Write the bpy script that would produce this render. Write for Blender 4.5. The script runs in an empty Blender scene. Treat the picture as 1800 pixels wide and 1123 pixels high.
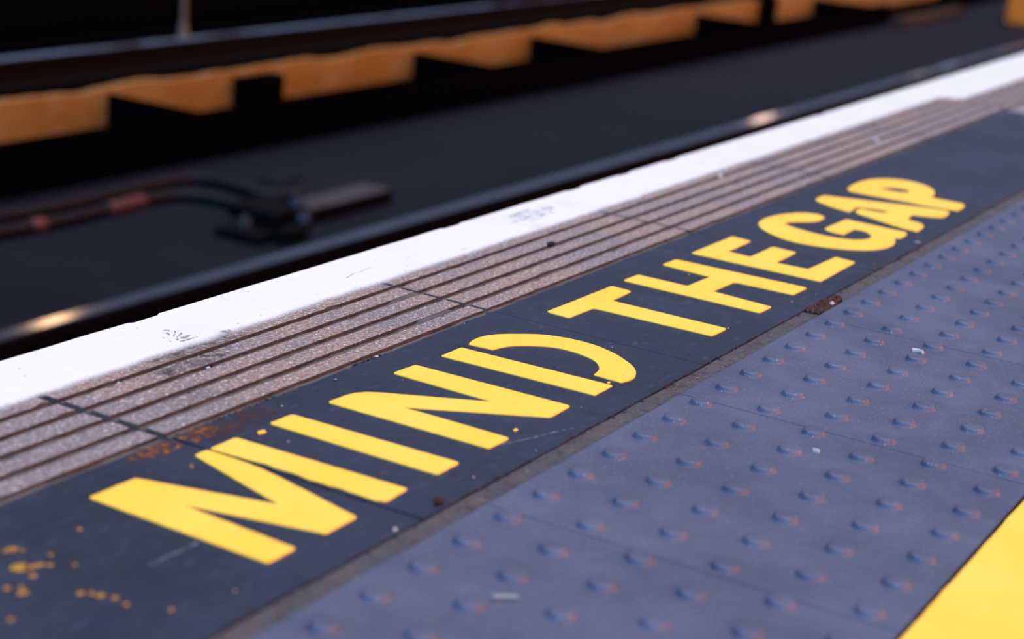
import bpy, bmesh, math, random
from mathutils import Vector, Matrix
from mathutils import noise as mnoise

random.seed(7)
scene = bpy.context.scene
COL = scene.collection

# ------------------------------------------------------------------ helpers
def link(o, parent=None):
    COL.objects.link(o)
    if parent is not None:
        o.parent = parent
    return o

def finish(name, bm, mats, parent=None, smooth=False, recalc=True):
    if recalc:
        bmesh.ops.recalc_face_normals(bm, faces=bm.faces)
    me = bpy.data.meshes.new(name)
    bm.to_mesh(me); bm.free()
    if not isinstance(mats, (list, tuple)):
        mats = [mats]
    for m in mats:
        me.materials.append(m)
    if smooth:
        for p in me.polygons:
            p.use_smooth = True
    return link(bpy.data.objects.new(name, me), parent)

def empty(name, loc=(0, 0, 0)):
    o = bpy.data.objects.new(name, None)
    o.empty_display_size = 0.05
    o.location = loc
    return link(o)

def tag(o, label, cat, group=None, kind=None):
    o['label'] = label
    o['category'] = cat
    if group: o['group'] = group
    if kind: o['kind'] = kind
    return o

def structure(o, label=None):
    o['kind'] = 'structure'
    if label: o['label'] = label
    return o

def add_box(bm, x0, x1, y0, y1, z0, z1, mi=0, bevel=0.0):
    r = bmesh.ops.create_cube(bm, size=1.0)
    vs = r['verts']
    for v in vs:
        v.co = Vector((x0 + (v.co.x + .5) * (x1 - x0), y0 + (v.co.y + .5) * (y1 - y0), z0 + (v.co.z + .5) * (z1 - z0)))
    fs = set(f for v in vs for f in v.link_faces)
    for f in fs: f.material_index = mi
    if bevel > 0:
        es = list(set(e for v in vs for e in v.link_edges))
        bmesh.ops.bevel(bm, geom=es, offset=bevel, segments=2, affect='EDGES', profile=0.6)

def add_cyl(bm, c, r0, r1, h, seg=20, mi=0):
    x, y, z = c
    prof = [(0, 0), (r0, 0), (r1, h), (0, h)]
    add_lathe(bm, c, prof, seg, mi)

def add_lathe(bm, c, prof, seg=24, mi=0):
    x, y, z = c
    rings = []
    for r, h in prof:
        if r < 1e-6:
            rings.append([bm.verts.new((x, y, z + h))])
        else:
            rings.append([bm.verts.new((x + r * math.cos(2 * math.pi * i / seg), y + r * math.sin(2 * math.pi * i / seg), z + h)) for i in range(seg)])
    for a, b in zip(rings, rings[1:]):
        for i in range(seg):
            j = (i + 1) % seg
            if len(a) == 1 and len(b) == 1: continue
            if len(a) == 1: f = bm.faces.new((a[0], b[i], b[j]))
            elif len(b) == 1: f = bm.faces.new((a[i], a[j], b[0]))
            else: f = bm.faces.new((a[i], a[j], b[j], b[i]))
            f.material_index = mi

def catmull(pts, n=8):
    P = [Vector(p) for p in pts]
    P = [P[0] * 2 - P[1]] + P + [P[-1] * 2 - P[-2]]
    out = []
    for i in range(1, len(P) - 2):
        for k in range(n):
            t = k / n
            a, b, c, d = P[i - 1], P[i], P[i + 1], P[i + 2]
            out.append(0.5 * ((2 * b) + (c - a) * t + (2 * a - 5 * b + 4 * c - d) * t * t + (3 * b - a - 3 * c + d) * t ** 3))
    out.append(P[-2])
    return out

def add_tube(bm, pts, r, seg=12, mi=0, caps=True):
    rings = []
    for i, p in enumerate(pts):
        a = pts[max(i - 1, 0)]; b = pts[min(i + 1, len(pts) - 1)]
        t = (b - a).normalized()
        s = t.cross(Vector((0, 0, 1))).normalized()
        u = s.cross(t)
        rings.append([bm.verts.new(p + r * (math.cos(2 * math.pi * k / seg) * s + math.sin(2 * math.pi * k / seg) * u)) for k in range(seg)])
    for a, b in zip(rings, rings[1:]):
        for k in range(seg):
            f = bm.faces.new((a[k], a[(k + 1) % seg], b[(k + 1) % seg], b[k])); f.material_index = mi
    if caps:
        bm.faces.new(rings[0]).material_index = mi
        bm.faces.new(list(reversed(rings[-1]))).material_index = mi

def area2(pts):
    return sum(a[0] * b[1] - b[0] * a[1] for a, b in zip(pts, pts[1:] + pts[:1]))

def rounded(pts, rad):
    """round the corners of a 2-D outline"""
    if rad <= 0: return list(pts)
    out = []
    n = len(pts)
    for i in range(n):
        p = Vector(pts[i]); a = Vector(pts[i - 1]); b = Vector(pts[(i + 1) % n])
        da, db = a - p, b - p
        turn = math.pi - da.angle(db)
        r = min(rad if turn > 1.0 else .05, da.length * .45, db.length * .45)
        q0 = p + da.normalized() * r; q1 = p + db.normalized() * r
        for k in range(4):
            t = k / 3
            q = q0 * (1 - t) ** 2 + p * 2 * t * (1 - t) + q1 * t * t
            out.append((q.x, q.y))
    return out

def densify(pts, step, jit):
    out = []
    n = len(pts)
    for i in range(n):
        a = Vector(pts[i]); b = Vector(pts[(i + 1) % n])
        k = max(1, int((b - a).length / step))
        for j in range(k):
            q = a.lerp(b, j / k)
            w = jit if j else jit * .4
            out.append((q.x + w * mnoise.noise(Vector((q.x * 160, q.y * 160, 1.3))), q.y + w * mnoise.noise(Vector((q.x * 160, q.y * 160, 9.7)))))
    return out

def add_plate(bm, pts, z0, z1, holes=(), mi=0):
    """solid plate with a flat outline (and holes), top at z1, sides down to z0"""
    loops = [list(pts)] + [list(h) for h in holes]
    if area2(loops[0]) < 0: loops[0].reverse()
    for h in loops[1:]:
        if area2(h) > 0: h.reverse()
    edges = []; tops = []
    for lp in loops:
        vs = [bm.verts.new((p[0], p[1], z1)) for p in lp]
        tops.append(vs)
        edges += [bm.edges.new((vs[i], vs[(i + 1) % len(vs)])) for i in range(len(vs))]
    r = bmesh.ops.triangle_fill(bm, edges=edges, use_beauty=True, use_dissolve=False)
    for f in r['geom']:
        if isinstance(f, bmesh.types.BMFace): f.material_index = mi
    for vs in tops:
        bs = [bm.verts.new((v.co.x, v.co.y, z0)) for v in vs]
        for i in range(len(vs)):
            j = (i + 1) % len(vs)
            f = bm.faces.new((vs[i], bs[i], bs[j], vs[j])); f.material_index = mi

# ------------------------------------------------------------------ materials
class M:
    def __init__(self, name):
        self.m = bpy.data.materials.new(name); self.m.use_nodes = True
        self.t = self.m.node_tree
        self.b = self.t.nodes['Principled BSDF']
        self.out = self.t.nodes['Material Output']
        g = self.t.nodes.new('ShaderNodeNewGeometry')
        self.pos = g.outputs['Position']
    def n(self, kind, **kw):
        nd = self.t.nodes.new(kind)
        for k, v in kw.items(): setattr(nd, k, v)
        return nd
    def l(self, a, b): self.t.links.new(a, b)
    def noise(self, scale, detail=3, rough=.6, off=0.0, stretch=None):
        v = self.pos
        if stretch or off:
            mp = self.n('ShaderNodeMapping')
            self.l(v, mp.inputs['Vector'])
            mp.inputs['Location'].default_value = (off, off * 1.7, off * .3)
            if stretch: mp.inputs['Scale'].default_value = stretch
            v = mp.outputs['Vector']
        nd = self.n('ShaderNodeTexNoise')
        nd.inputs['Scale'].default_value = scale; nd.inputs['Detail'].default_value = detail; nd.inputs['Roughness'].default_value = rough
        self.l(v, nd.inputs['Vector'])
        return nd.outputs['Fac']
    def voro(self, scale, off=0.0):
        mp = self.n('ShaderNodeMapping'); self.l(self.pos, mp.inputs['Vector'])
        mp.inputs['Location'].default_value = (off, off * .7, off * .2)
        nd = self.n('ShaderNodeTexVoronoi', voronoi_dimensions='2D'); nd.inputs['Scale'].default_value = scale
        self.l(mp.outputs['Vector'], nd.inputs['Vector'])
        return nd.outputs['Distance']
    def ramp(self, fac, lo, hi, a=0.0, b=1.0):
        r = self.n('ShaderNodeMapRange', interpolation_type='SMOOTHSTEP'); r.clamp = True
        self.l(fac, r.inputs['Value'])
        for k, v in zip(('From Min', 'From Max', 'To Min', 'To Max'), (lo, hi, a, b)): r.inputs[k].default_value = v
        return r.outputs['Result']
    def math(self, op, a, b=None):
        nd = self.n('ShaderNodeMath', operation=op)
        for i, x in enumerate((a, b)):
            if x is None: continue
            if isinstance(x, (int, float)): nd.inputs[i].default_value = x
            else: self.l(x, nd.inputs[i])
        return nd.outputs[0]
    def mix(self, fac, a, b):
        nd = self.n('ShaderNodeMix', data_type='RGBA')
        fi = nd.inputs['Factor']
        if isinstance(fac, (int, float)): fi.default_value = fac
        else: self.l(fac, fi)
        for s, x in (('A', a), ('B', b)):
            i = [q for q in nd.inputs if q.name == s and q.type == 'RGBA'][0]
            if isinstance(x, tuple): i.default_value = (*x, 1)
            else: self.l(x, i)
        return [q for q in nd.outputs if q.type == 'RGBA'][0]
    def done(self, col, rough=.6, spec=.5, metal=0.0, bump=None, bstr=.3, bdist=.002):
        if isinstance(col, tuple): self.b.inputs['Base Color'].default_value = (*col, 1)
        else: self.l(col, self.b.inputs['Base Color'])
        if isinstance(rough, (int, float)): self.b.inputs['Roughness'].default_value = rough
        else: self.l(rough, self.b.inputs['Roughness'])
        self.b.inputs['Specular IOR Level'].default_value = spec
        self.b.inputs['Metallic'].default_value = metal
        if bump is not None:
            bn = self.n('ShaderNodeBump'); bn.inputs['Strength'].default_value = bstr; bn.inputs['Distance'].default_value = bdist
            self.l(bump, bn.inputs['Height']); self.l(bn.outputs['Normal'], self.b.inputs['Normal'])
        return self.m

# grooved stone
a = M('coping_stone')
c = a.mix(a.ramp(a.noise(4.5, 4, .65), .42, .58), (.315, .240, .220), (.235, .212, .236))
c = a.mix(a.ramp(a.noise(9, 5, .7, 3.1), .52, .74, 0, .6), c, (.15, .125, .14))
c = a.mix(a.ramp(a.noise(190, 3, .75), .46, .56, 0, .75), c, (.125, .092, .098))
c = a.mix(a.ramp(a.noise(230, 2, .6, 5.0), .60, .66, 0, .8), c, (.66, .62, .66))
c = a.mix(a.ramp(a.noise(70, 2, .5, 8.0), .66, .74, 0, .6), c, (.50, .46, .50))
STONE = a.done(c, .75, .35, bump=a.noise(240, 3), bstr=.5, bdist=.0015)

a = M('groove_dirt')
c = a.mix(a.ramp(a.noise(14, 4), .4, .65), (.120, .098, .100), (.075, .066, .074))
c = a.mix(a.ramp(a.noise(240, 2), .58, .72, 0, .6), c, (.20, .15, .14))
sp_ = a.n('ShaderNodeSeparateXYZ'); a.l(a.pos, sp_.inputs[0])
pe = a.math('ADD', sp_.outputs['Y'], a.math('MULTIPLY', a.math('SUBTRACT', a.noise(45, 5, .7, 2.0), .5), .016))
c = a.mix(a.ramp(pe, .3310, .3330, 1, 0), c, (.0115, .0150, .032))
GROOVE = a.done(c, .9, .2, bump=a.noise(300, 3), bstr=.5)

a = M('groove_wall')
c = a.mix(a.ramp(a.noise(60, 4), .4, .65), (.066, .044, .040), (.038, .030, .033))
WALLM = a.done(c, .95, .1)

a = M('joint_mortar')
c = a.mix(a.ramp(a.noise(120, 3), .4, .65), (.024, .031, .050), (.060, .064, .082))
MORTAR = a.done(c, .9, .2)

# white paint with a soft sprayed inner edge
a = M('white_paint')
sep = a.n('ShaderNodeSeparateXYZ'); a.l(a.pos, sep.inputs[0])
edge = a.math('ADD', sep.outputs['Y'], a.math('MULTIPLY', a.math('SUBTRACT', a.noise(18, 4, .6), .5), .012))
edge = a.math('ADD', edge, a.math('MULTIPLY', a.math('SUBTRACT', a.noise(420, 2, .6, 2.0), .5), .012))
far = a.ramp(sep.outputs['X'], 2.38, 2.43, 0, .046)
edge = a.math('ADD', edge, far)
alpha = a.ramp(edge, .4790, .4965)
c = a.mix(a.ramp(a.noise(7, 4), .45, .75, 0, .35), (.74, .77, .83), (.62, .65, .73))
c = a.mix(a.math('MULTIPLY', a.ramp(a.voro(26), .02, .045, .85, 0), a.ramp(a.noise(9, 2, .5, 3.3), .50, .56)), c, (.16, .14, .19))
c = a.mix(a.ramp(a.noise(22, 6, .75, 6.0), .58, .72, 0, .4), c, (.42, .42, .48))
c = a.mix(a.ramp(a.noise(60, 3, .7, 3.0, (.35, 1.6, 1)), .66, .73, 0, .6), c, (.30, .29, .34))
WHITE = a.done(c, .45, .5, bump=a.noise(60, 4), bstr=.15, bdist=.001)
a.l(alpha, a.b.inputs['Alpha'])

# dark blue-black painted paving
a = M('dark_paint')
c = a.mix(a.ramp(a.noise(4, 4), .38, .62), (.0066, .0112, .033), (.0135, .0200, .051))
c = a.mix(a.ramp(a.noise(40, 4, .7, 2.0, (1, 2.5, 1)), .52, .75, 0, .6), c, (.042, .053, .105))
c = a.mix(a.ramp(a.noise(330, 2, .6, 4.0), .68, .76, 0, .5), c, (.20, .21, .27))
c = a.mix(a.ramp(a.noise(26, 5, .7, 9.0), .52, .68, 0, .7), c, (.0075, .0105, .025))
DARK = a.done(c, a.ramp(a.noise(20, 3), .3, .7, .45, .65), .45, bump=a.noise(180, 3), bstr=.25, bdist=.001)

a = M('bare_paving')
c = a.mix(a.ramp(a.noise(8, 4), .35, .68), (.19, .17, .20), (.24, .22, .25))
BARE = a.done(c, .6, .4)

# yellow paint
a = M('yellow_paint')
c = a.mix(a.ramp(a.noise(9, 4), .35, .7), (1.0, .57, .055), (1.0, .62, .090))
c = a.mix(a.ramp(a.noise(150, 3, .6, 2.0), .55, .75, 0, .35), c, (1.0, .74, .22))
c = a.mix(a.ramp(a.noise(34, 6, .75, 7.0), .68, .76, 0, .5), c, (.42, .22, .04))
YELLOW = a.done(c, .55, .35, bump=a.noise(150, 3), bstr=.2, bdist=.001)

a = M('thin_yellow_specks')
SPECK = a.done((.50, .27, .045), .7, .2)
a.l(a.ramp(a.noise(300, 3), .35, .6, .25, .9), a.b.inputs['Alpha'])

# grey-blue tactile tile
a = M('tactile_grey')
c = a.mix(a.ramp(a.noise(6, 5, .65), .36, .64), (.054, .065, .126), (.080, .092, .164))
c = a.mix(a.ramp(a.noise(30, 5, .7, 3.0), .56, .78, 0, .35), c, (.15, .16, .23))
c = a.mix(a.ramp(a.noise(380, 2, .6, 1.0), .62, .72, 0, .7), c, (.30, .31, .40))
TILE = a.done(c, .5, .5, bump=a.noise(220, 3), bstr=.15, bdist=.001)

a = M('grey_grout')
c = a.mix(a.ramp(a.noise(16, 5), .35, .66), (.085, .077, .088), (.060, .062, .085))
c = a.mix(a.ramp(a.noise(28, 5, .75, 1.5), .50, .68, 0, .8), c, (.052, .040, .040))
c = a.mix(a.ramp(a.noise(130, 4, .7), .54, .66, 0, .75), c, (.022, .019, .023))
c = a.mix(a.ramp(a.noise(260, 2, .6, 4.0), .66, .74, 0, .7), c, (.34, .31, .32))
GROUT = a.done(c, .85, .3, bump=a.noise(200, 3), bstr=.6)

a = M('dark_crumbs'); CRUMB = a.done(a.mix(a.ramp(a.noise(300, 3), .4, .65), (.012, .008, .010), (.12, .06, .05)), .95, .2, bump=a.noise(250, 3), bstr=1, bdist=.004)
a = M('pale_grit'); PALE = a.done((.50, .44, .45), .7, .3)
a = M('grit_tan'); SPECKG = a.done((.42, .34, .30), .8, .2)
a = M('dull_scrap'); DULL = a.done((.24, .24, .29), .8, .2)
a = M('shade_black'); BLACK = a.done((.0012, .0012, .0014), .9, .0)  # near-black colour stands in for the shade on the track side
a = M('black_grit'); BLACKBIT = a.done((.004, .005, .008), .7, .2)

# rust stain soaked in the painted surface
a = M('rust_stain')
RUST_A = a
c = a.mix(a.ramp(a.noise(90, 4), .38, .62), (.10, .042, .026), (.30, .11, .03))
RUST = a.done(c, .9, .2)
a.l(a.ramp(a.noise(120, 5, .75, 2.0), .44, .58, 0, .85), a.b.inputs['Alpha'])
a = M('brown_stain')
BROWN = a.done((.060, .036, .040), .9, .2)
a.l(a.ramp(a.noise(60, 5, .7, 5.0), .40, .60, 0, .8), a.b.inputs['Alpha'])
a = M('black_stain')
BSTAIN = a.done((.05, .045, .055), .9, .2)
a.l(a.ramp(a.noise(70, 5, .75, 5.0), .40, .66, 0, .6), a.b.inputs['Alpha'])
a = M('scuff_grey')
SCUFF = a.done((.24, .22, .26), .8, .2)
a.l(a.ramp(a.noise(260, 3, .7, 5.0), .36, .58, .15, .9), a.b.inputs['Alpha'])
a = M('faint_scuff')
FAINT = a.done((.30, .30, .36), .8, .2)
a.l(a.ramp(a.noise(60, 4, .7, 1.0), .42, .62, 0, .45), a.b.inputs['Alpha'])
a = M('chalk_scratch')
CHALK = a.done((.25, .26, .33), .8, .2)
a.l(a.ramp(a.noise(130, 4, .7, 1.0), .40, .62, 0, .6), a.b.inputs['Alpha'])

# track area
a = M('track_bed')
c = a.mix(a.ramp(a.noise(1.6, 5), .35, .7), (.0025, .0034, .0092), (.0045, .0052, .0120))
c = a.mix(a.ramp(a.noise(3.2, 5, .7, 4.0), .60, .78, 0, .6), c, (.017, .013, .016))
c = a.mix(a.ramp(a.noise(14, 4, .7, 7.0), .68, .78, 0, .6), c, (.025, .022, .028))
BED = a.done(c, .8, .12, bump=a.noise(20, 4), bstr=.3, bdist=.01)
a = M('rail_steel')
c = a.mix(a.ramp(a.noise(4, 4, .6, 0, (1, 8, 8)), .4, .65), (.33, .30, .33), (.25, .22, .24))
RAIL = a.done(c, .15, .5, metal=1.0)
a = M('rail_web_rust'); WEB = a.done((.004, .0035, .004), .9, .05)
a = M('dull_rail_steel')
c = a.mix(a.ramp(a.noise(1.1, 5, .75), .42, .56), (.10, .14, .23), (.030, .026, .032))  # blue patches stand in for sky reflected in the rail top
FARRAIL = a.done(c, .5, .4, metal=.3)
a = M('amber_board')
c = a.mix(a.ramp(a.noise(1.3, 4), .35, .65), (.185, .078, .007), (.235, .130, .038))
c = a.mix(a.ramp(a.noise(11, 4, .7, 2.0), .48, .68, 0, .6), c, (.23, .145, .085))
AMBER = a.done(c, .7, .3)
a = M('cable_sheath'); CABLE = a.done(a.mix(a.ramp(a.noise(6, 3), .4, .6), (.0022, .0024, .005), (.004, .003, .0045)), .5, .15)
a = M('red_sleeve'); RED = a.done(a.mix(a.ramp(a.noise(12, 3), .35, .6), (.085, .012, .014), (.045, .007, .010)), .6, .4)
a = M('iron_and_side_shade'); IRON_SHADE = a.done((.0010, .0010, .0016), .7, .06)  # clamp iron; also the painted shade on the timber block's sides
a = M('zinc'); ZINC = a.done((.06, .07, .10), .45, .5, metal=.6)
a = M('worn_timber'); TIMBER = a.done(a.mix(a.ramp(a.noise(9, 4), .4, .65), (.040, .037, .043), (.025, .022, .025)), .85, .3)
a = M('box_yellow'); BOXY = a.done(a.mix(a.ramp(a.noise(6, 3), .35, .65), (.80, .15, .004), (.85, .20, .012)), .6, .3)
a = M('rusty_plate'); RUSTP = a.done((.035, .018, .012), .8, .1)
a = M('post_paint'); POST = a.done((.10, .082, .078), .6, .4)

# ------------------------------------------------------------------ platform layout (x along the platform, y towards the track)
J0, SL = -0.485, 0.578                 # first stone joint, stone length
EDGE = 0.585
NSTONE0, NSTONE1 = -2, 8               # stones from J0+k*SL

# platform bodies (structure)
bm = bmesh.new(); add_box(bm, -3.2, 6.5, -2.2, .326, -.5, -.03)
structure(finish('floor', bm, GROUT), 'platform body under the paving')
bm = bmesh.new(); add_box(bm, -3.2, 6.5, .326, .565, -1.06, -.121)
structure(finish('wall_platform', bm, BLACK), 'shade-black platform face below the coping')  # pit shade put into the black of this face

# stones with grooves
PROF = [(.3275, -.120), (.3275, -.0034), (.3375, -.0034), (.3385, 0), (.3600, 0), (.3608, -.0034), (.3700, -.0034), (.3708, 0), (.3940, 0), (.3948, -.0034),
        (.4035, -.0034), (.4043, 0), (.4270, 0), (.4278, -.0034), (.4362, -.0034), (.4370, 0), (.4608, 0), (.4616, -.0034), (.4690, -.0034), (.4698, 0),
        (.500, 0), (.540, 0), (.578, 0), (.583, -.003), (.584, -.012), (.584, -.120)]
def coping(k):
    x0 = J0 + k * SL + (.0052 if k == 0 else .0035); x1 = J0 + (k + 1) * SL - (.0052 if k == -1 else .0035)
    n = 230
    bm = bmesh.new(); rings = []
    for i in range(n + 1):
        x = x0 + (x1 - x0) * i / n
        ring = []
        for j, (y, z) in enumerate(PROF):
            dy = 0
            if z == 0 and .33 < y < .49:
                dy = .0006 * mnoise.noise(Vector((x * 90, y * 300, k))) + .0007 * mnoise.noise(Vector((x * 330, y * 300, k + 5)))
                chip = mnoise.noise(Vector((x * 45, y * 97, 4.4)))
                if chip > .38: dy += (.002 if PROF[j + 1][1] == 0 else -.002) * (chip - .38) * 4
            if y > .57 and z > -.05:
                dy = .0018 * mnoise.noise(Vector((x * 14, 0, 2.2))) - (.004 if mnoise.noise(Vector((x * 9, 5, 2.2))) > .45 else 0)
            zz = z
            if z == -.0034: 
                zz = z + .0011 * mnoise.noise(Vector((x * 40, y * 40, 3)))
                if k == 0 and .42 < y < .44 and x > .03: zz *= max(.06, 1 - (x - .03) / .018)
                if k == 0 and .355 < y < .375 and -.005 < x < .06: zz *= .15
            ring.append(bm.verts.new((x, y + dy, zz)))
        rings.append(ring)
    for a_, b_ in zip(rings, rings[1:]):
        for j in range(len(PROF)):
            j2 = (j + 1) % len(PROF)
            f = bm.faces.new((a_[j], b_[j], b_[j2], a_[j2]))
            zs = (PROF[j][1], PROF[j2][1])
            wall = {PROF[j][1], PROF[j2][1]} == {0, -.0034} and PROF[j][0] < .5
            f.material_index = 3 if wall else 1 if (-.0056 <= min(zs) <= -.002 and max(zs) <= 0 and PROF[j][0] < .5) else (2 if (j >= len(PROF) - 2) else 0)
    for r_ in (rings[0], rings[-1]):
        f = bm.faces.new(r_); f.material_index = 1
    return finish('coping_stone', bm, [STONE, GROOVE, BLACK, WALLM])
STONE_LABEL = {
    -2: 'grooved coping stone cut off at the left edge of the photo, before the letter M',
    -1: 'grooved coping stone with white edge beside the first stroke of the letter M',
    0: 'grooved coping stone with white edge beside the letters I, N and D',
    1: 'grooved coping stone with white edge beside the letters T, H and E',
    2: 'grooved coping stone with white edge beside the letters G, A and P',
    3: 'grooved coping stone, first one beyond the letter P',
    4: 'grooved coping stone, second one beyond the letter P where the dark strip ends',
    5: 'grooved coping stone, third one beyond the letter P with a wider white edge',
    6: 'grooved coping stone, fourth one beyond the letter P, blurred at right edge',
    7: 'grooved coping stone, farthest one along the platform edge beyond the letter P'}
for k in range(NSTONE0, NSTONE1):
    tag(coping(k), STONE_LABEL[k], 'paving stone', 'grooved coping stones along the platform edge')

bm = bmesh.new()
for k in range(NSTONE0, NSTONE1 + 1):
    x = J0 + k * SL
    hw = .0050 if k == 0 else .0033
    add_box(bm, x - hw, x + hw, .329, .578, -.118, -.0052 if k == 0 else -.0030)
structure(finish('trim_1', bm, MORTAR), 'mortar joints between the coping stones')

# white line painted along the edge
bm = bmesh.new(); rows = []
X0, X1 = J0 + NSTONE0 * SL, J0 + NSTONE1 * SL
n = 900
for i in range(n + 1):
    x = X0 + (X1 - X0) * i / n
    e = .5845 + .0012 * mnoise.noise(Vector((x * 14, 0, 2.2))) - (.0035 if mnoise.noise(Vector((x * 11, 5, 2.2))) > .42 else 0)
    yi = .478 if x < 2.39 else .434
    if x < 2.39: ys = [yi, .495, .52, .55, e]
    else: ys = [yi, .46, .50, .55, e]
    rows.append([bm.verts.new((x, y, .0006)) for y in ys] + [bm.verts.new((x, e + .0012, -.002))])
for a_, b_ in zip(rows, rows[1:]):
    for j in range(5):
        bm.faces.new((a_[j], b_[j], b_[j + 1], a_[j + 1]))
tag(finish('white_edge_line', bm, WHITE), 'thick white painted line running along the platform edge', 'painted line')

# dark painted paving slabs carrying the letters
SLAB_LABEL = {
    -2: 'dark blue painted slab at lower left, speckled with yellow paint, before the M',
    -1: 'dark blue painted slab under the left half of the letter M',
    0: 'dark blue painted slab under the letters I, N and D',
    1: 'dark blue painted slab under the letters T, H and E',
    2: 'dark blue painted slab under the letters G, A and P',
    3: 'dark blue painted slab just beyond the letter P',
    4: 'dark blue painted slab at the far end of the dark strip'}
for k in range(-2, 5):
    x0, x1 = J0 + k * SL, J0 + (k + 1) * SL
    gap = .0016
    bm = bmesh.new()
    xe = 2.37 if k == 4 else x1 - (gap if k == -1 else .0005)
    xs = x0 + (gap if k == 0 else .0005)
    out = [(xs, .054), (xe, .054), (xe, .3265), (xs, .3265)]
    if k == 4: out = [(xs, .054), (xe - .10, .054), (xe - .04, .20), (xe - .012, .27), (xe, .31), (xe - .01, .3265), (xs, .3265)]
    out = densify(out, .006, .0012)
    out = [(p[0], min(p[1] + (.0015 * mnoise.noise(Vector((p[0] * 30, 0, 3))) if p[1] < .06 else 0), .3268)) for p in out]
    add_plate(bm, out, -.03, 0)
    tag(finish('painted_slab', bm, DARK), SLAB_LABEL[k], 'paving slab', 'dark painted slabs between coping and tactile tiles')
bm = bmesh.new()
add_plate(bm, [(2.372, .054), (5.4, .054), (5.4, .3265), (2.372, .3265)], -.03, -.0012)
tag(finish('bare_slab', bm, BARE), 'bare grey paving slab beyond the end of the dark strip', 'paving slab')
# joint line of the first slab (dirt packed in the gap)
bm = bmesh.new(); add_box(bm, J0 - .0012, J0 + .0012, .056, .326, -.03, -.0035)
structure(finish('trim_2', bm, CRUMB), 'dirt in the gap between two dark slabs')

# grey gritty mortar strip between dark slabs and tactile tiles
bm = bmesh.new()
N = 500
rows = []
for i in range(N + 1):
    x = -3.0 + 8.4 * i / N
    h = -.0015 + .0012 * mnoise.noise(Vector((x * 20, 3, 1)))
    if .395 < x < .505: h -= .004 * min(1, (x - .395) / .02, (.505 - x) / .02)
    rows.append([bm.verts.new(p) for p in ((x, .0315, -.03), (x, .0315, h + .0005), (x, .043, h), (x, .0532, h - .0005), (x, .0532, -.03))])
for a_, b_ in zip(rows, rows[1:]):
    for j in range(4): bm.faces.new((a_[j], b_[j], b_[j + 1], a_[j + 1]))
structure(finish('trim_3', bm, GROUT), 'gritty grey mortar strip beside the tactile tiles')

# broken patch in the strip
bm = bmesh.new()
rnd = random.Random(5)
out = densify([(.398, .033), (.44, .031), (.492, .036), (.498, .052), (.45, .0545), (.40, .053)], .004, .003)
add_plate(bm, out, -.004, .0005)
br = finish('broken_mortar', bm, CRUMB)
tag(br, 'crumbled dark broken patch of mortar beside the bottom of the letter E', 'debris')
def pebble(bm, x, y, z, r, sq=.6, seed=0):
    g = bmesh.ops.create_icosphere(bm, subdivisions=2, radius=r)
    for v in g['verts']:
        q = v.co * (1 + .35 * mnoise.noise(v.co.normalized() * 1.7 + Vector((seed, 0, 0))))
        v.co = Vector((x + q.x * 1.15, y + q.y * .85, z + q.z * sq))
def pebble_thing(name, x, y, z, r, mat, label, group=None, sq=.6, seed=0, cat='pebble'):
    bm = bmesh.new(); pebble(bm, x, y, z + r * sq * .8, r, sq, seed)
    return tag(finish(name, bm, mat, smooth=True), label, cat, group)
pebble_thing('pebble', .452, .036, .0005, .0035, PALE, 'white pebble lying in the broken mortar beside the letter E')

# ------------------------------------------------------------------ letters
LZ0, LZ1 = -.0003, .0011
def letter(ch, pieces, label, rad=.004, holes=()):
    """pieces: list of (part_name, outline, holes)"""
    if len(pieces) == 1:
        bm = bmesh.new()
        pts = densify(rounded(pieces[0][1], rad), .006, .0006)
        add_plate(bm, pts, LZ0, LZ1, [rounded(h, .002) for h in pieces[0][2]])
        return tag(finish('painted_letter', bm, YELLOW), label, 'letter', 'yellow painted letters on the platform')
    xs = [p[0] for pc in pieces for p in pc[1]]; ys = [p[1] for pc in pieces for p in pc[1]]
    root = empty('painted_letter', (sum(xs) / len(xs), min(ys), 0))
    tag(root, label, 'letter', 'yellow painted letters on the platform')
    for nm, pts, hs in pieces:
        bm = bmesh.new()
        add_plate(bm, densify(rounded(pts, rad), .006, .0006), LZ0, LZ1, hs)
        o = finish(nm, bm, YELLOW, root)
        o.matrix_parent_inverse = Matrix.Translation(-Vector(root.location))
    return root

# ragged left edge of the second stroke of the M, where paint flaked off at the slab joint
rag = []
for i in range(14):
    t = i / 13
    y = .235 - t * (.235 - .104)
    rag.append((-.4815 + .0060 * max(0, mnoise.noise(Vector((y * 130, 1.1, 0))) + .25) + (.002 if i % 3 == 1 else 0), y))
M1 = [(-.641, .097), (-.637, .285), (-.580, .285), (-.543, .160), (-.5045, .283), (-.4868, .2835), (-.4868, .226), (-.520, .0965), (-.565, .096), (-.597, .220), (-.604, .097)]
M2 = [(-.4830, .2835), (-.445, .284), (-.439, .099), (-.4755, .097), (-.478, .104)] + list(reversed(rag))
letter('M', [('left_stroke', M1, ()), ('right_stroke', M2, ())], 'yellow painted letter M, its right stroke chipped along a slab joint', rad=.003)
letter('I', [('stroke', [(-.394, .285), (-.359, .284), (-.354, .098), (-.393, .098)], ())], 'yellow painted letter I, a plain bar between the M and N')
letter('N', [('stroke', [(-.307, .280), (-.258, .278), (-.188, .161), (-.186, .284), (-.146, .282), (-.141, .097), (-.186, .096), (-.266, .219), (-.266, .096), (-.304, .097)], ())], 'yellow painted letter N between the I and the stencilled D')
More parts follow.
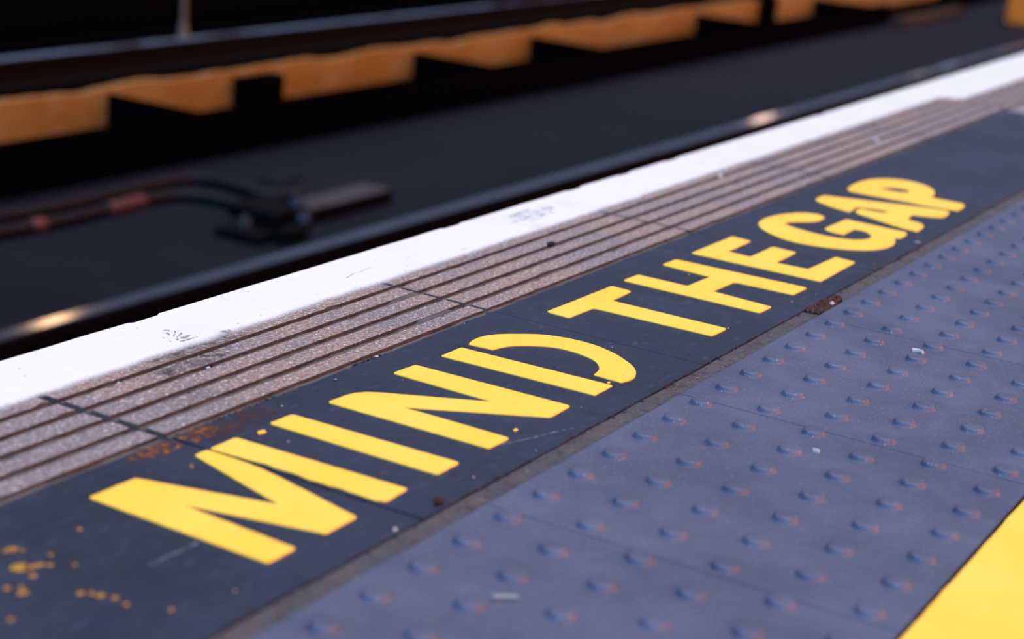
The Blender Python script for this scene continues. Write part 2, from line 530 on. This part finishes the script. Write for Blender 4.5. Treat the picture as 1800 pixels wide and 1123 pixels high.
BOWL = [(-.042, .2795), (-.032, .2825), (-.021, .2842), (-.008, .2838), (.004, .2808), (.014, .2755), (.024, .268), (.038, .255), (.052, .240), (.060, .222), (.064, .202), (.064, .182), (.060, .164), (.051, .143), (.038, .124), (.025, .108), (.010, .097), (-.014, .088), (-.035, .0935), (-.034, .127), (-.022, .128), (-.010, .132), (.005, .142), (.015, .155), (.020, .171), (.023, .187), (.022, .203), (.015, .217), (.004, .230), (-.008, .241), (-.021, .247), (-.039, .250)]
letter('D', [('stem', [(-.100, .279), (-.058, .279), (-.051, .095), (-.093, .0945)], ()), ('bowl', BOWL, ())], 'yellow stencilled letter D with a gap between stem and bowl', rad=.002)
letter('T', [('stroke', [(.138, .280), (.304, .277), (.302, .248), (.243, .246), (.243, .091), (.200, .092), (.196, .247), (.136, .249)], ())], 'yellow painted letter T, first letter after the wide gap')
letter('H', [('stroke', [(.340, .279), (.382, .278), (.382, .207), (.450, .205), (.455, .278), (.497, .277), (.503, .089), (.455, .090), (.451, .171), (.385, .173), (.377, .088), (.339, .089)], ())], 'yellow painted letter H between the T and E')
letter('E', [('stroke', [(.547, .277), (.688, .276), (.685, .245), (.599, .245), (.596, .209), (.679, .209), (.676, .172), (.595, .171), (.598, .124), (.698, .121), (.693, .090), (.549, .088)], ())], 'yellow painted letter E between the H and G')
G = [(0.943, 0.238), (0.936, 0.257), (0.915, 0.271), (0.887, 0.282), (0.847, 0.288), (0.817, 0.286), (0.798, 0.281), (0.773, 0.266), (0.753, 0.243), (0.738, 0.216), (0.734, 0.19), (0.74, 0.161), (0.751, 0.135), (0.769, 0.111), (0.787, 0.097), (0.814, 0.086), (0.843, 0.084), (0.867, 0.089), (0.893, 0.099), (0.895, 0.091), (0.93, 0.091), (0.943, 0.098), (0.947, 0.195), (0.857, 0.197), (0.846, 0.189), (0.842, 0.162), (0.893, 0.163), (0.894, 0.147), (0.88, 0.132), (0.862, 0.124), (0.84, 0.126), (0.821, 0.14), (0.811, 0.166), (0.812, 0.199), (0.82, 0.227), (0.827, 0.245), (0.838, 0.255), (0.852, 0.253), (0.868, 0.242), (0.884, 0.228), (0.9, 0.222), (0.933, 0.224)]
letter('G', [('stroke', G, ())], 'yellow painted round letter G between the E and A', rad=.002)
A = [(1.038, 0.281), (1.06, 0.285), (1.087, 0.284), (1.108, 0.234), (1.133, 0.173), (1.152, 0.123), (1.158, 0.097), (1.143, 0.09), (1.103, 0.086), (1.085, 0.106), (1.076, 0.131), (1.033, 0.125), (1.025, 0.098), (1.007, 0.089), (0.963, 0.086), (0.966, 0.11), (0.986, 0.157), (1.006, 0.199), (1.018, 0.206), (1.044, 0.205), (1.043, 0.184), (1.048, 0.168), (1.068, 0.166), (1.066, 0.178), (1.061, 0.2), (1.052, 0.214), (1.039, 0.2155), (1.028, 0.212), (1.004, 0.211), (1.014, 0.243)]
letter('A', [('stroke', A, ())], 'yellow stencilled letter A with a nick in its left leg', rad=.002)
P = [(1.18, 0.277), (1.218, 0.281), (1.245, 0.281), (1.284, 0.278), (1.319, 0.262), (1.338, 0.241), (1.343, 0.215), (1.332, 0.189), (1.31, 0.169), (1.283, 0.157), (1.255, 0.151), (1.237, 0.153), (1.238, 0.096), (1.222, 0.087), (1.175, 0.085), (1.166, 0.132), (1.166, 0.184), (1.161, 0.234), (1.162, 0.267)]
PH = [(1.233, 0.241), (1.25, 0.235), (1.267, 0.218), (1.262, 0.195), (1.246, 0.189), (1.232, 0.199), (1.229, 0.222)]
letter('P', [('stroke', P, (PH,))], 'yellow painted letter P, the last and farthest letter', rad=.002)

# ------------------------------------------------------------------ tactile tiles
PITCH = .4 / 6; TU = -.018
bm = bmesh.new()
add_lathe(bm, (0, 0, 0), [(.0135, -.0002), (.0128, .0004), (.0119, .0018), (.0112, .0036), (.0104, .0047), (.0090, .0052), (.0050, .0054), (0, .0054)], 28)
bmesh.ops.recalc_face_normals(bm, faces=bm.faces)
stud_me = bpy.data.meshes.new('stud'); bm.to_mesh(stud_me); bm.free()
stud_me.materials.append(TILE)
for p in stud_me.polygons: p.use_smooth = True
TILE_LABEL = {
    -3: 'grey-blue studded tactile tile in the bottom left corner of the studded strip',
    -2: 'grey-blue studded tactile tile at the bottom of the photo, below the letters M and I',
    -1: 'grey-blue studded tactile tile beside the letters N and D, meeting the yellow line',
    0: 'grey-blue studded tactile tile beside the letters T and H',
    1: 'grey-blue studded tactile tile beside the letters E and G, past the broken mortar',
    2: 'grey-blue studded tactile tile beside the letters A and P',
    3: 'grey-blue studded tactile tile at the right edge, just past the letter P',
    4: 'grey-blue studded tactile tile, second one past the letter P, out at the right',
    5: 'grey-blue studded tactile tile, third one past the letter P, out at the right',
    6: 'grey-blue studded tactile tile, fourth one past the letter P, out at the right',
    7: 'grey-blue studded tactile tile, last one past the letter P, out at the right'}
for k in range(-3, 8):
    x0 = TU + .4 * k
    root = empty('tactile_tile', (x0 + .2, -.155, -.03))
    tag(root, TILE_LABEL[k], 'paving tile', 'studded tactile tiles')
    bm = bmesh.new(); add_box(bm, -.1992, .1992, -.186, .186, 0, .03, bevel=.0012)
    finish('slab', bm, TILE, root)
    for r in range(6):
        for j in range(6):
            sx = (.018 if r % 2 else .0513) + j * PITCH - .2
            o = bpy.data.objects.new('stud', stud_me)
            o.location = (sx, .155 - r * PITCH * .9314, .03)
            link(o, root)

# yellow line behind the tiles
bm = bmesh.new()
out = densify([(-3.0, -.56), (3.5, -.56), (3.5, -.3455), (-3.0, -.3455)], .02, .0012)
add_plate(bm, out, -.03, .0012)
tag(finish('yellow_line', bm, YELLOW), 'wide solid yellow line along the back of the tactile tiles', 'painted line')
bm = bmesh.new(); add_box(bm, -3.0, 3.5, -.3452, -.3412, -.03, -.004)
structure(finish('trim_4', bm, CRUMB), 'dark gap between tactile tiles and yellow line')
bm = bmesh.new(); add_box(bm, -3.0, 3.5, -2.2, -.5605, -.03, 0)
tag(finish('platform_paving', bm, TILE), 'plain grey platform paving behind the yellow line', 'paving', kind='structure')

# ------------------------------------------------------------------ stains, scraps, grit
def patch(name, pts, mat, label, cat, z=.0003, step=.004, jit=.002, group=None, rad=0):
    bm = bmesh.new()
    o = densify(rounded(pts, rad), step, jit)
    vs = [bm.verts.new((p[0], p[1], z)) for p in o]
    es = [bm.edges.new((vs[i], vs[(i + 1) % len(vs)])) for i in range(len(vs))]
    bmesh.ops.triangle_fill(bm, edges=es, use_beauty=True)
    for f in bm.faces:
        if f.normal.z < 0: f.normal_flip()
    return tag(finish(name, bm, mat, recalc=False), label, cat, group)
patch('rust_stain', [(-.552, .322), (-.52, .3265), (-.490, .325), (-.489, .306), (-.525, .302), (-.55, .312)], RUST, 'orange rust stain on the dark slab left of the joint above the M', 'stain')
patch('rust_stain', [(-.482, .3262), (-.44, .3262), (-.43, .314), (-.455, .302), (-.478, .302)], RUST, 'orange rust stain on the dark slab right of the joint above the M', 'stain')
patch('brown_stain', [(-.47, .3262), (-.36, .3262), (-.36, .300), (-.42, .288), (-.468, .296)], BROWN, 'dull brown stain on the dark slab between M and grooved stone', 'stain', z=.00025)
patch('dirt_stain', [(-.362, .455), (-.318, .4603), (-.24, .4603), (-.23, .450), (-.28, .4375), (-.352, .4375)], BSTAIN, 'blackish dirt patch on the grooved stone below the flower-shaped scuff', 'stain')
patch('dirt_stain', [(-.34, .485), (-.2, .485), (-.18, .4705), (-.33, .4705)], BSTAIN, 'grey dirt along the stone just below the flower-shaped scuff', 'stain')
FL = [[(-0.246, 0.542), (-0.24, 0.538), (-0.243, 0.534), (-0.246, 0.538)], [(-0.251, 0.534), (-0.248, 0.531), (-0.256, 0.523), (-0.254, 0.528)],
      [(-0.238, 0.533), (-0.239, 0.529), (-0.255, 0.518), (-0.256, 0.519), (-0.245, 0.526)], [(-0.238, 0.523), (-0.239, 0.52), (-0.256, 0.514), (-0.256, 0.515)],
      [(-0.26, 0.512), (-0.256, 0.511), (-0.262, 0.507), (-0.262, 0.509)], [(-0.253, 0.512), (-0.24, 0.512), (-0.239, 0.508), (-0.252, 0.506), (-0.255, 0.509)],
      [(-0.26, 0.506), (-0.255, 0.504), (-0.235, 0.502), (-0.237, 0.501), (-0.261, 0.501), (-0.263, 0.503)], [(-0.265, 0.528), (-0.266, 0.521), (-0.267, 0.523)], [(-0.271, 0.513), (-0.269, 0.509), (-0.271, 0.509)]]
root = empty('scuff_mark', (-.253, .515, 0)); tag(root, 'grey flower-shaped scuff mark on the white line near the M', 'scuff')
for i, q in enumerate(FL):
    o = patch('smear', q, SCUFF, 'x', 'x', z=.0009, step=.002, jit=.0006)
    del o['label']; del o['category']
    o.parent = root; o.matrix_parent_inverse = Matrix.Translation(-Vector(root.location))
patch('scuff_mark', [(.49, .535), (.53, .560), (.60, .565), (.64, .545), (.60, .528), (.53, .520)], FAINT, 'faint grey smudge on the white line beside the letter H', 'scuff', z=.0009)
patch('gum_spot', [(-.216, .496), (-.205, .4985), (-.193, .494), (-.195, .488), (-.204, .485), (-.217, .487)], BSTAIN, 'dark flattened gum spot at the inner edge of the white line', 'gum', z=.0012, step=.002, jit=.001)
# hairline crack and dark specks on the white line
bm = bmesh.new()
def hair(bm, pts, w, z):
    P = catmull([(p[0], p[1], z) for p in pts], 4)
    L = []; R = []
    for i, p in enumerate(P):
        t = (P[min(i + 1, len(P) - 1)] - P[max(i - 1, 0)]).normalized()
        s = Vector((-t.y, t.x, 0))
        ww = w * (.5 + .5 * abs(mnoise.noise(p * 120)) * 2)
        L.append(bm.verts.new(p + s * ww)); R.append(bm.verts.new(p - s * ww))
    for i in range(len(P) - 1): bm.faces.new((R[i], R[i + 1], L[i + 1], L[i]))
hair(bm, [(.075, .527), (.092, .531), (.105, .5335), (.115, .532), (.128, .534), (.140, .5335)], .0007, .0009)
tag(finish('hairline_crack', bm, SCUFF), 'thin wavy crack in the white line near the letter D', 'crack')
bm = bmesh.new(); hair(bm, [(-.706, .163), (-.67, .162), (-.633, .163)], .0022, .0004)
tag(finish('chalk_scratch', bm, CHALK), 'pale straight scratch on dark slab left of the letter M', 'scratch')
bm = bmesh.new(); hair(bm, [(-.30, .101), (-.275, .091), (-.25, .082), (-.225, .075), (-.195, .064)], .0018, .0004)
tag(finish('chalk_scratch', bm, CHALK), 'pale curved scratch running off the foot of the N', 'scratch')

# yellow paint splatter at lower left (specks of paint nobody could count)
bm = bmesh.new(); rnd = random.Random(11)
SP = [(-.769, .230, 8), (-.764, .226, 5), (-.749, .258, 5), (-.754, .260, 4), (-.798, .199, 4.5), (-.8, .213, 3), (-.793, .206, 2.5), (-.756, .224, 4), (-.752, .218, 3), (-.773, .214, 3), (-.688, .247, 2.4), (-.738, .23, 2), (-.767, .162, 3), (-.765, .154, 4), (-.762, .144, 3), (-.764, .131, 2.5), (-.749, .101, 2.5), (-.834, .175, 2.5), (-.739, .205, 2), (-.772, .168, 3), (-.745, .252, 2), (-.526, .268, 1.6), (-.522, .272, 1.2), (-.566, .252, 1.3)]
for x, y, r in SP:
    r *= .001
    k = 9; ph = rnd.random() * 6
    pts = [(x + r * (0.75 + .5 * rnd.random()) * math.cos(ph + 6.283 * i / k), y + r * (.6 + .5 * rnd.random()) * math.sin(ph + 6.283 * i / k)) for i in range(k)]
    add_plate(bm, pts, -.0003, .0006)
tag(finish('paint_splatter', bm, SPECK), 'scattered yellow paint specks on dark slab left of the letter M', 'paint specks', kind='stuff')

# tiny loose grit specks on the dark slabs
bm = bmesh.new(); rnd = random.Random(21)
for q in range(46):
    gx, gy, gr = rnd.uniform(-.75, 1.25), rnd.uniform(.06, .325), rnd.uniform(.0005, .0013)
    g_ = bmesh.ops.create_icosphere(bm, subdivisions=1, radius=gr)
    for v in g_['verts']: v.co = Vector((gx + v.co.x * 1.4, gy + v.co.y, .0012 + v.co.z * .5))
tag(finish('grit_specks', bm, SPECKG), 'tiny pale grit specks scattered over the dark strip and letters', 'grit', kind='stuff')

# loose yellow paint chips
chips = [(-.417, .276, .006, 'yellow paint chip on dark slab between the letters M and I'), (-.242, .104, .004, 'yellow paint chip beside the foot of the letter N'), (-.045, .103, .003, 'tiny orange chip at the foot of the letter D')]
for i, (x, y, r, lb) in enumerate(chips):
    bm = bmesh.new()
    add_plate(bm, densify([(x - r, y - r * .3), (x + r * .6, y - r * .45), (x + r, y + r * .3), (x - r * .4, y + r * .5)], .002, .001), .0002, .0012)
    tag(finish('paint_chip', bm, YELLOW), lb, 'paint chip', 'yellow paint chips')

# litter scraps
def scrap(pts, w, label, z=.0015, mat=PALE, h=.003):
    bm = bmesh.new()
    add_tube(bm, catmull([(p[0], p[1], z) for p in pts], 5), w, 8)
    for v in bm.verts: v.co.z = z + (v.co.z - z) * h / w
    return tag(finish('litter_scrap', bm, mat, smooth=True), label, 'litter')
scrap([(.329, -.1095), (.3315, -.1155), (.3305, -.1205), (.327, -.1235)], .0017, 'curved white scrap on the tile beside the letters T and H', z=.002)
scrap([(1.660, .388), (1.675, .398)], .004, 'white scrap on the grooved stone far beyond the letter P', z=.003)
scrap([(1.064, .460), (1.076, .466)], .004, 'pale scrap on the grooved stone beside the letter A', z=.003)
scrap([(-.579, -.070), (-.572, -.076), (-.566, -.085)], .0026, 'pale scrap on the tile at the bottom of the photo', z=.0022, mat=DULL, h=.0018)
scrap([(-.084, -.142), (-.084, -.149)], .0008, 'tiny white scrap in the joint between two studded tiles', z=.0012)
scrap([(.886, .066), (.893, .060)], .0030, 'faint grey scrap on the dark slab below the letter G', z=.0015, mat=DULL, h=.0012)
scrap([(.018, -.338), (.022, -.330)], .005, 'whitish scrap at the tile joint by the right edge', z=.003)
scrap([(.425, .432), (.432, .437), (.441, .438)], .0048, 'black crumb on the grooved stone beside the letter H', z=.0012, mat=BLACKBIT, h=.0016)
pebble_thing('pebble', -.303, .4325, -.0034, .0026, PALE, 'white pebble in the second groove below the flower-shaped scuff', seed=3)
pebble_thing('pebble', -.298, .4345, -.0034, .0034, BLACKBIT, 'black pebble in the second groove below the flower-shaped scuff', seed=5)
pebble_thing('pebble', -.400, .4655, -.0034, .0020, PALE, 'small white pebble in the first groove near the joint above the M', seed=8)
pebble_thing('pebble', -.146, .331, -.0034, .0028, PALE, 'white pebble where grooved stone meets dark slab above the N', seed=9)
pebble_thing('pebble', -.447, .062, 0, .0050, RUSTP, 'brown pebble at the edge of the dark slab below the M', seed=4)
pebble_thing('pebble', -.52, .0585, 0, .0022, PALE, 'small pale pebble at the edge of the dark slab below the M', seed=6)
# coarse dirt filling grooves and slab edge
bm = bmesh.new(); rnd = random.Random(3)
def crumb(x, y, z, r):
    g = bmesh.ops.create_icosphere(bm, subdivisions=1, radius=r)
    for v in g['verts']:
        q = v.co * (1 + .4 * mnoise.noise(v.co * 600 + Vector((x * 50, y * 50, 0))))
        v.co = Vector((x + q.x, y + q.y, z + q.z * .6))
for i in range(70): crumb(rnd.uniform(-.285, -.247), rnd.uniform(.4625, .4685), -.0028, rnd.uniform(.0008, .0022))
for i in range(60): crumb(rnd.uniform(-.19, -.13), rnd.uniform(.327, .334), -.0024, rnd.uniform(.0008, .0024))
for i in range(60): crumb(rnd.uniform(-.48, -.30), rnd.uniform(.329, .334), -.0028, rnd.uniform(.0006, .0016))
for i in range(140): crumb(rnd.uniform(-.7, 1.3), rnd.gauss(.0535, .002), -.0003, rnd.uniform(.0006, .0018))
for i in range(60): crumb(rnd.uniform(.40, .50), rnd.uniform(.036, .052), .0005, rnd.uniform(.001, .0026))
for x in (-1.0, -.35, .18, .45, .62, .9): 
    for i in range(14): crumb(rnd.gauss(x, .012), rnd.choice((.365, .399, .432)), -.0028, rnd.uniform(.0007, .0017))
tag(finish('dirt_crumbs', bm, CRUMB, smooth=True), 'dark dirt crumbs caught in grooves and along slab edges', 'dirt', kind='stuff')

# ------------------------------------------------------------------ the track
bm = bmesh.new()
g = [[bm.verts.new((-1 + 27 * i / 60, .5 + 3.66 * j / 16, -1.06)) for j in range(17)] for i in range(61)]
for i in range(60):
    for j in range(16): bm.faces.new((g[i][j], g[i + 1][j], g[i + 1][j + 1], g[i][j + 1]))
structure(finish('track_bed', bm, BED), 'dark track bed')
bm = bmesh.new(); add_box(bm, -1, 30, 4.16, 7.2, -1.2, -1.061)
structure(finish('track_bed_beyond', bm, BLACK), 'shade-black ground beyond the trough')  # ground coloured near-black to carry the shade out here
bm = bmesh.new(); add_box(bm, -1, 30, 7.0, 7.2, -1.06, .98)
structure(finish('wall_far', bm, BLACK), 'shade-black wall beyond the tracks')  # background wall put in near-black, its colour standing in for shade

def rail(name, y, top, mats, label, x0, x1):
    # flat-bottomed rail section: head, web, foot
    s = [(-.034, 0), (-.036, -.006), (-.035, -.032), (-.010, -.044), (-.009, -.125), (-.062, -.142), (-.064, -.152), (.064, -.152), (.062, -.142), (.009, -.125), (.010, -.044), (.035, -.032), (.036, -.006), (.034, 0)]
    s = [(-.026, .0025)] + s + [(.026, .0025)]
    bm = bmesh.new(); A_ = [bm.verts.new((x0, y + p, top + q)) for p, q in s]; B_ = [bm.verts.new((x1, y + p, top + q)) for p, q in s]
    n = len(s)
    for i in range(n):
        f = bm.faces.new((A_[i], B_[i], B_[(i + 1) % n], A_[(i + 1) % n]))
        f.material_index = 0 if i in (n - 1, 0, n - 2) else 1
    bm.faces.new(A_).material_index = 1; bm.faces.new(B_).material_index = 1
    return tag(finish(name, bm, mats), label, 'rail')
rail('running_rail', 2.63, -.905, [RAIL, WEB], 'shiny topped steel rail just beyond the white platform edge', -1, 24)
rail('running_rail', 5.765, -.905, [FARRAIL, WEB], 'dull bluish rail beyond the amber boarded trough, near the top', -1, 24)

# steel trough, shade put into its near-black colour, with an amber board behind it
tr = empty('cable_trough', (8, 4.4, -1.06)); tag(tr, 'long black steel trough with amber back board and cross webs between the tracks', 'trough')
def inv(o, root): o.matrix_parent_inverse = Matrix.Translation(-Vector(root.location)); return o
def zt(x): return -.845 - .0035 * (x - 4.2)
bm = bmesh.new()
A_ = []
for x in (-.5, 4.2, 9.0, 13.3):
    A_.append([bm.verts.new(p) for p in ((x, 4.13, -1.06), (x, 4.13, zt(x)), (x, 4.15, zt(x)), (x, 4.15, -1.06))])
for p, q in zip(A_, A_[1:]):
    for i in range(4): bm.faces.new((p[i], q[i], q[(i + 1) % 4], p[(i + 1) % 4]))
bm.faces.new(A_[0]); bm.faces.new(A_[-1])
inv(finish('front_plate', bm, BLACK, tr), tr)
bm = bmesh.new(); rows = []
n = 420
for i in range(n + 1):
    x = -.5 + 17.0 * i / n
    z = -.822 + .026 * mnoise.noise(Vector((x * 2.6, 0, 0))) + .008 * mnoise.noise(Vector((x * 9, 4, 0)))
    rows.append([bm.verts.new(p) for p in ((x, 4.65, -1.06), (x, 4.65, z - .006), (x, 4.656, z), (x, 4.68, z), (x, 4.68, -1.06))])
for p, q in zip(rows, rows[1:]):
    for j in range(4): bm.faces.new((p[j], q[j], q[j + 1], p[j + 1]))
bb = inv(finish('back_board', bm, AMBER, tr), tr); bb['label'] = 'amber yellow board'
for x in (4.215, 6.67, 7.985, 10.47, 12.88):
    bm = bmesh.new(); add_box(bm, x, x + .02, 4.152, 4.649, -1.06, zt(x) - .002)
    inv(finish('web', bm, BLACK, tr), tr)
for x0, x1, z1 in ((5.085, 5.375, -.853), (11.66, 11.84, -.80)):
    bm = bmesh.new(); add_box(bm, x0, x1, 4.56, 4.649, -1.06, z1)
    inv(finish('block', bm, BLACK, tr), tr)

# thin post beyond the far rail
pr = empty('slim_post', (6.69, 6.3, -1.061)); tag(pr, 'thin upright grey post beyond the far rail, cut off by the top edge', 'post')
bm = bmesh.new(); add_cyl(bm, (0, 0, .02), .016, .015, 1.3, 16); finish('shaft', bm, POST, pr, smooth=False)
bm = bmesh.new(); add_lathe(bm, (0, 0, 0), [(0, 0), (.035, 0), (.033, .06), (.02, .12), (.0165, .15), (0, .15)], 20); finish('foot', bm, POST, pr)

# cables and clamp lying on the track bed
def cable(pts, label, sleeve=()):
    root = empty('cable', (pts[0][0], pts[0][1], -1.06)); tag(root, label, 'cable', 'cables on the track bed')
    P_ = catmull([(p[0], p[1], -1.036) for p in pts], 8)
    bm = bmesh.new(); add_tube(bm, P_, .023, 14); inv(finish('sheath', bm, CABLE, root, smooth=True), root)
    for i0, i1 in sleeve:
        bm = bmesh.new(); add_tube(bm, P_[i0:i1], .027, 14)
        o = inv(finish('sleeve', bm, RED, root, smooth=True), root); o['label'] = 'dull red sleeve'
cable([(1.4, 4.02), (2.2, 3.97), (2.88, 3.90), (3.15, 3.885), (3.45, 3.905), (3.78, 3.905), (3.90, 3.86), (3.90, 3.72), (3.88, 3.58), (3.90, 3.50), (4.02, 3.42)], 'black cable curving over the track bed behind the red-sleeved one')
cable([(1.3, 3.84), (2.1, 3.79), (2.74, 3.745), (3.00, 3.735), (3.26, 3.745), (3.52, 3.755), (3.64, 3.69), (3.67, 3.58), (3.69, 3.47), (3.67, 3.395)], 'black cable with dull red sleeves, nearer to the rail', sleeve=((18, 21), (31, 38)))
cl = empty('cable_clamp', (3.5, 3.18, -1.06)); tag(cl, 'black iron clamp where the cables end, beside the shiny rail', 'clamp')
bm = bmesh.new(); add_box(bm, 3.30, 3.52, 3.10, 3.30, -1.06, -1.025, bevel=.008); inv(finish('base_plate', bm, IRON_SHADE, cl), cl)
bm = bmesh.new(); add_box(bm, 3.44, 3.66, 3.14, 3.36, -1.024, -.965, bevel=.02); inv(finish('saddle', bm, IRON_SHADE, cl), cl)
bm = bmesh.new(); add_tube(bm, [Vector((3.36, 3.06, -1.02)), Vector((3.46, 3.03, -1.015)), Vector((3.58, 3.12, -1.0))], .03, 12); inv(finish('arm', bm, IRON_SHADE, cl, smooth=True), cl)
for x, y, z, m in ((3.60, 3.16, -.965, ZINC), (3.50, 3.05, -.985, ZINC), (3.40, 3.24, -1.025, TIMBER)):
    bm = bmesh.new(); add_cyl(bm, (x, y, z), .026, .024, .022, 6); add_cyl(bm, (x, y, z + .02), .012, .012, .016, 12)
    inv(finish('bolt', bm, m, cl), cl)
bm = bmesh.new(); add_box(bm, 3.70, 4.27, 3.17, 3.31, -1.06, -1.0, mi=0, bevel=.008)
for f in bm.faces:
    if abs(f.normal.z) < .5: f.material_index = 1  # sides take the iron black as painted shade under the lighter top
sb = finish('timber_block', bm, [TIMBER, IRON_SHADE]); tag(sb, 'flat grey timber block lying on the track bed beyond the cable clamp', 'block')
bm = bmesh.new()
add_plate(bm, densify([(4.10, 3.62), (4.33, 3.66), (4.36, 3.74), (4.15, 3.76)], .03, .03), -1.06, -1.045)
tag(finish('rubble_patch', bm, BED), 'low pale rubble patch on the track bed beyond the cables', 'rubble')

# far right: yellow box and rusty plate
bx = empty('trackside_box', (15.2, 3.2, -1.06)); tag(bx, 'yellow trackside box in the top right corner', 'box')
bm = bmesh.new(); add_box(bm, 14.9, 15.5, 2.85, 3.53, -1.06, -.55, bevel=.02); inv(finish('body', bm, BOXY, bx), bx)
bm = bmesh.new(); add_box(bm, 14.86, 15.54, 2.81, 3.57, -.549, -.51, bevel=.01); inv(finish('lid', bm, BOXY, bx), bx)
bm = bmesh.new(); add_box(bm, 13.35, 15.2, 3.96, 4.12, -1.06, -1.0, bevel=.01)
tag(finish('rusty_plate', bm, RUSTP), 'low rusty brown plate beyond the end of the black trough', 'plate')

# ------------------------------------------------------------------ light
w = bpy.data.worlds.new('sky'); scene.world = w; w.use_nodes = True
t = w.node_tree; t.nodes.clear()
def N_(k, **kw):
    nd = t.nodes.new(k)
    for a_, v in kw.items(): setattr(nd, a_, v)
    return nd
def mth(op, a_, b_=None, c_=None):
    nd = N_('ShaderNodeMath', operation=op)
    for i, x in enumerate((a_, b_, c_)):
        if x is None: continue
        if isinstance(x, (int, float)): nd.inputs[i].default_value = x
        else: t.links.new(x, nd.inputs[i])
    return nd.outputs[0]
def sst(v, lo, hi):
    r = N_('ShaderNodeMapRange', interpolation_type='SMOOTHSTEP'); t.links.new(v, r.inputs[0])
    r.inputs[1].default_value = lo; r.inputs[2].default_value = hi
    return r.outputs[0]
tc = N_('ShaderNodeTexCoord'); sp = N_('ShaderNodeSeparateXYZ'); t.links.new(tc.outputs['Generated'], sp.inputs[0])
x, y, z = sp.outputs
up = sst(z, .66, .90)
low = mth('MULTIPLY', mth('SUBTRACT', 1.0, sst(z, .45, .70)), sst(z, -.02, .03))
def lobe(ax, ay, lo, hi):
    return mth('MULTIPLY', low, sst(mth('ADD', mth('MULTIPLY', x, ax), mth('MULTIPLY', y, ay)), lo, hi))
lobes = [(up, (1.02, 1.06, 1.17), 2.5),
         (lobe(.12, -.99, .35, .80), (1.0, .37, .08), 4.4),      # warm lit station side
         (lobe(-.95, -.30, .50, .85), (.02, .50, 1.0), 3.8),     # blue daylight at the near end
         (lobe(1.0, 0, .45, .80), (.62, .78, 1.25), .36)]         # pale far end
acc = None
for f, col, s in lobes:
    bgn = N_('ShaderNodeBackground'); bgn.inputs[0].default_value = (*col, 1)
    t.links.new(mth('MULTIPLY', f, s), bgn.inputs[1])
    if acc is None: acc = bgn.outputs[0]
    else:
        ad = N_('ShaderNodeAddShader'); t.links.new(acc, ad.inputs[0]); t.links.new(bgn.outputs[0], ad.inputs[1]); acc = ad.outputs[0]
wo = N_('ShaderNodeOutputWorld'); t.links.new(acc, wo.inputs[0])

# warm lamps along the far wall (they glint in the rail)
for lx, ly, lz, col, pw, rad in ((5.81, 6.45, .85, (1, .62, .30), 5.5, .10), (16.72, 6.45, .85, (1, .66, .50), 8, .10),
                                 (22.3, 6.45, .87, (1, .7, .65), .9, .10), (23.7, 6.45, .87, (.6, .8, 1), 1.1, .10), (27.2, 6.45, .84, (1, .75, .7), 1.8, .10)):
    L = bpy.data.lights.new('station_lamp', 'POINT'); L.energy = pw; L.color = col; L.shadow_soft_size = rad
    o = bpy.data.objects.new('station_lamp', L); o.location = (lx, ly, lz); link(o)

# ------------------------------------------------------------------ camera
yaw, pitch, roll = .4976, .2886, .096
f = Vector((math.cos(yaw) * math.cos(pitch), math.sin(yaw) * math.cos(pitch), -math.sin(pitch)))
r = Vector((math.sin(yaw), -math.cos(yaw), 0)); u = r.cross(f)
r2 = math.cos(roll) * r + math.sin(roll) * u
u2 = -math.sin(roll) * r + math.cos(roll) * u
cam = bpy.data.cameras.new('camera'); co = bpy.data.objects.new('camera', cam); link(co)
mw = Matrix.Identity(4)
for i in range(3):
    mw[i][0] = r2[i]; mw[i][1] = u2[i]; mw[i][2] = -f[i]
mw[0][3], mw[1][3], mw[2][3] = -1.6768, -.6602, .5938
co.matrix_world = mw
cam.sensor_width = 36; cam.sensor_fit = 'HORIZONTAL'
cam.lens = 3140.79 / 1800 * 36
cam.clip_start = .05; cam.clip_end = 200
cam.dof.use_dof = True; cam.dof.focus_distance = 2.0; cam.dof.aperture_fstop = 3.5
scene.camera = co
vs = scene.view_settings
vs.view_transform = 'Standard'; vs.look = 'None'; vs.gamma = 1; vs.exposure = 0; vs.use_curve_mapping = False
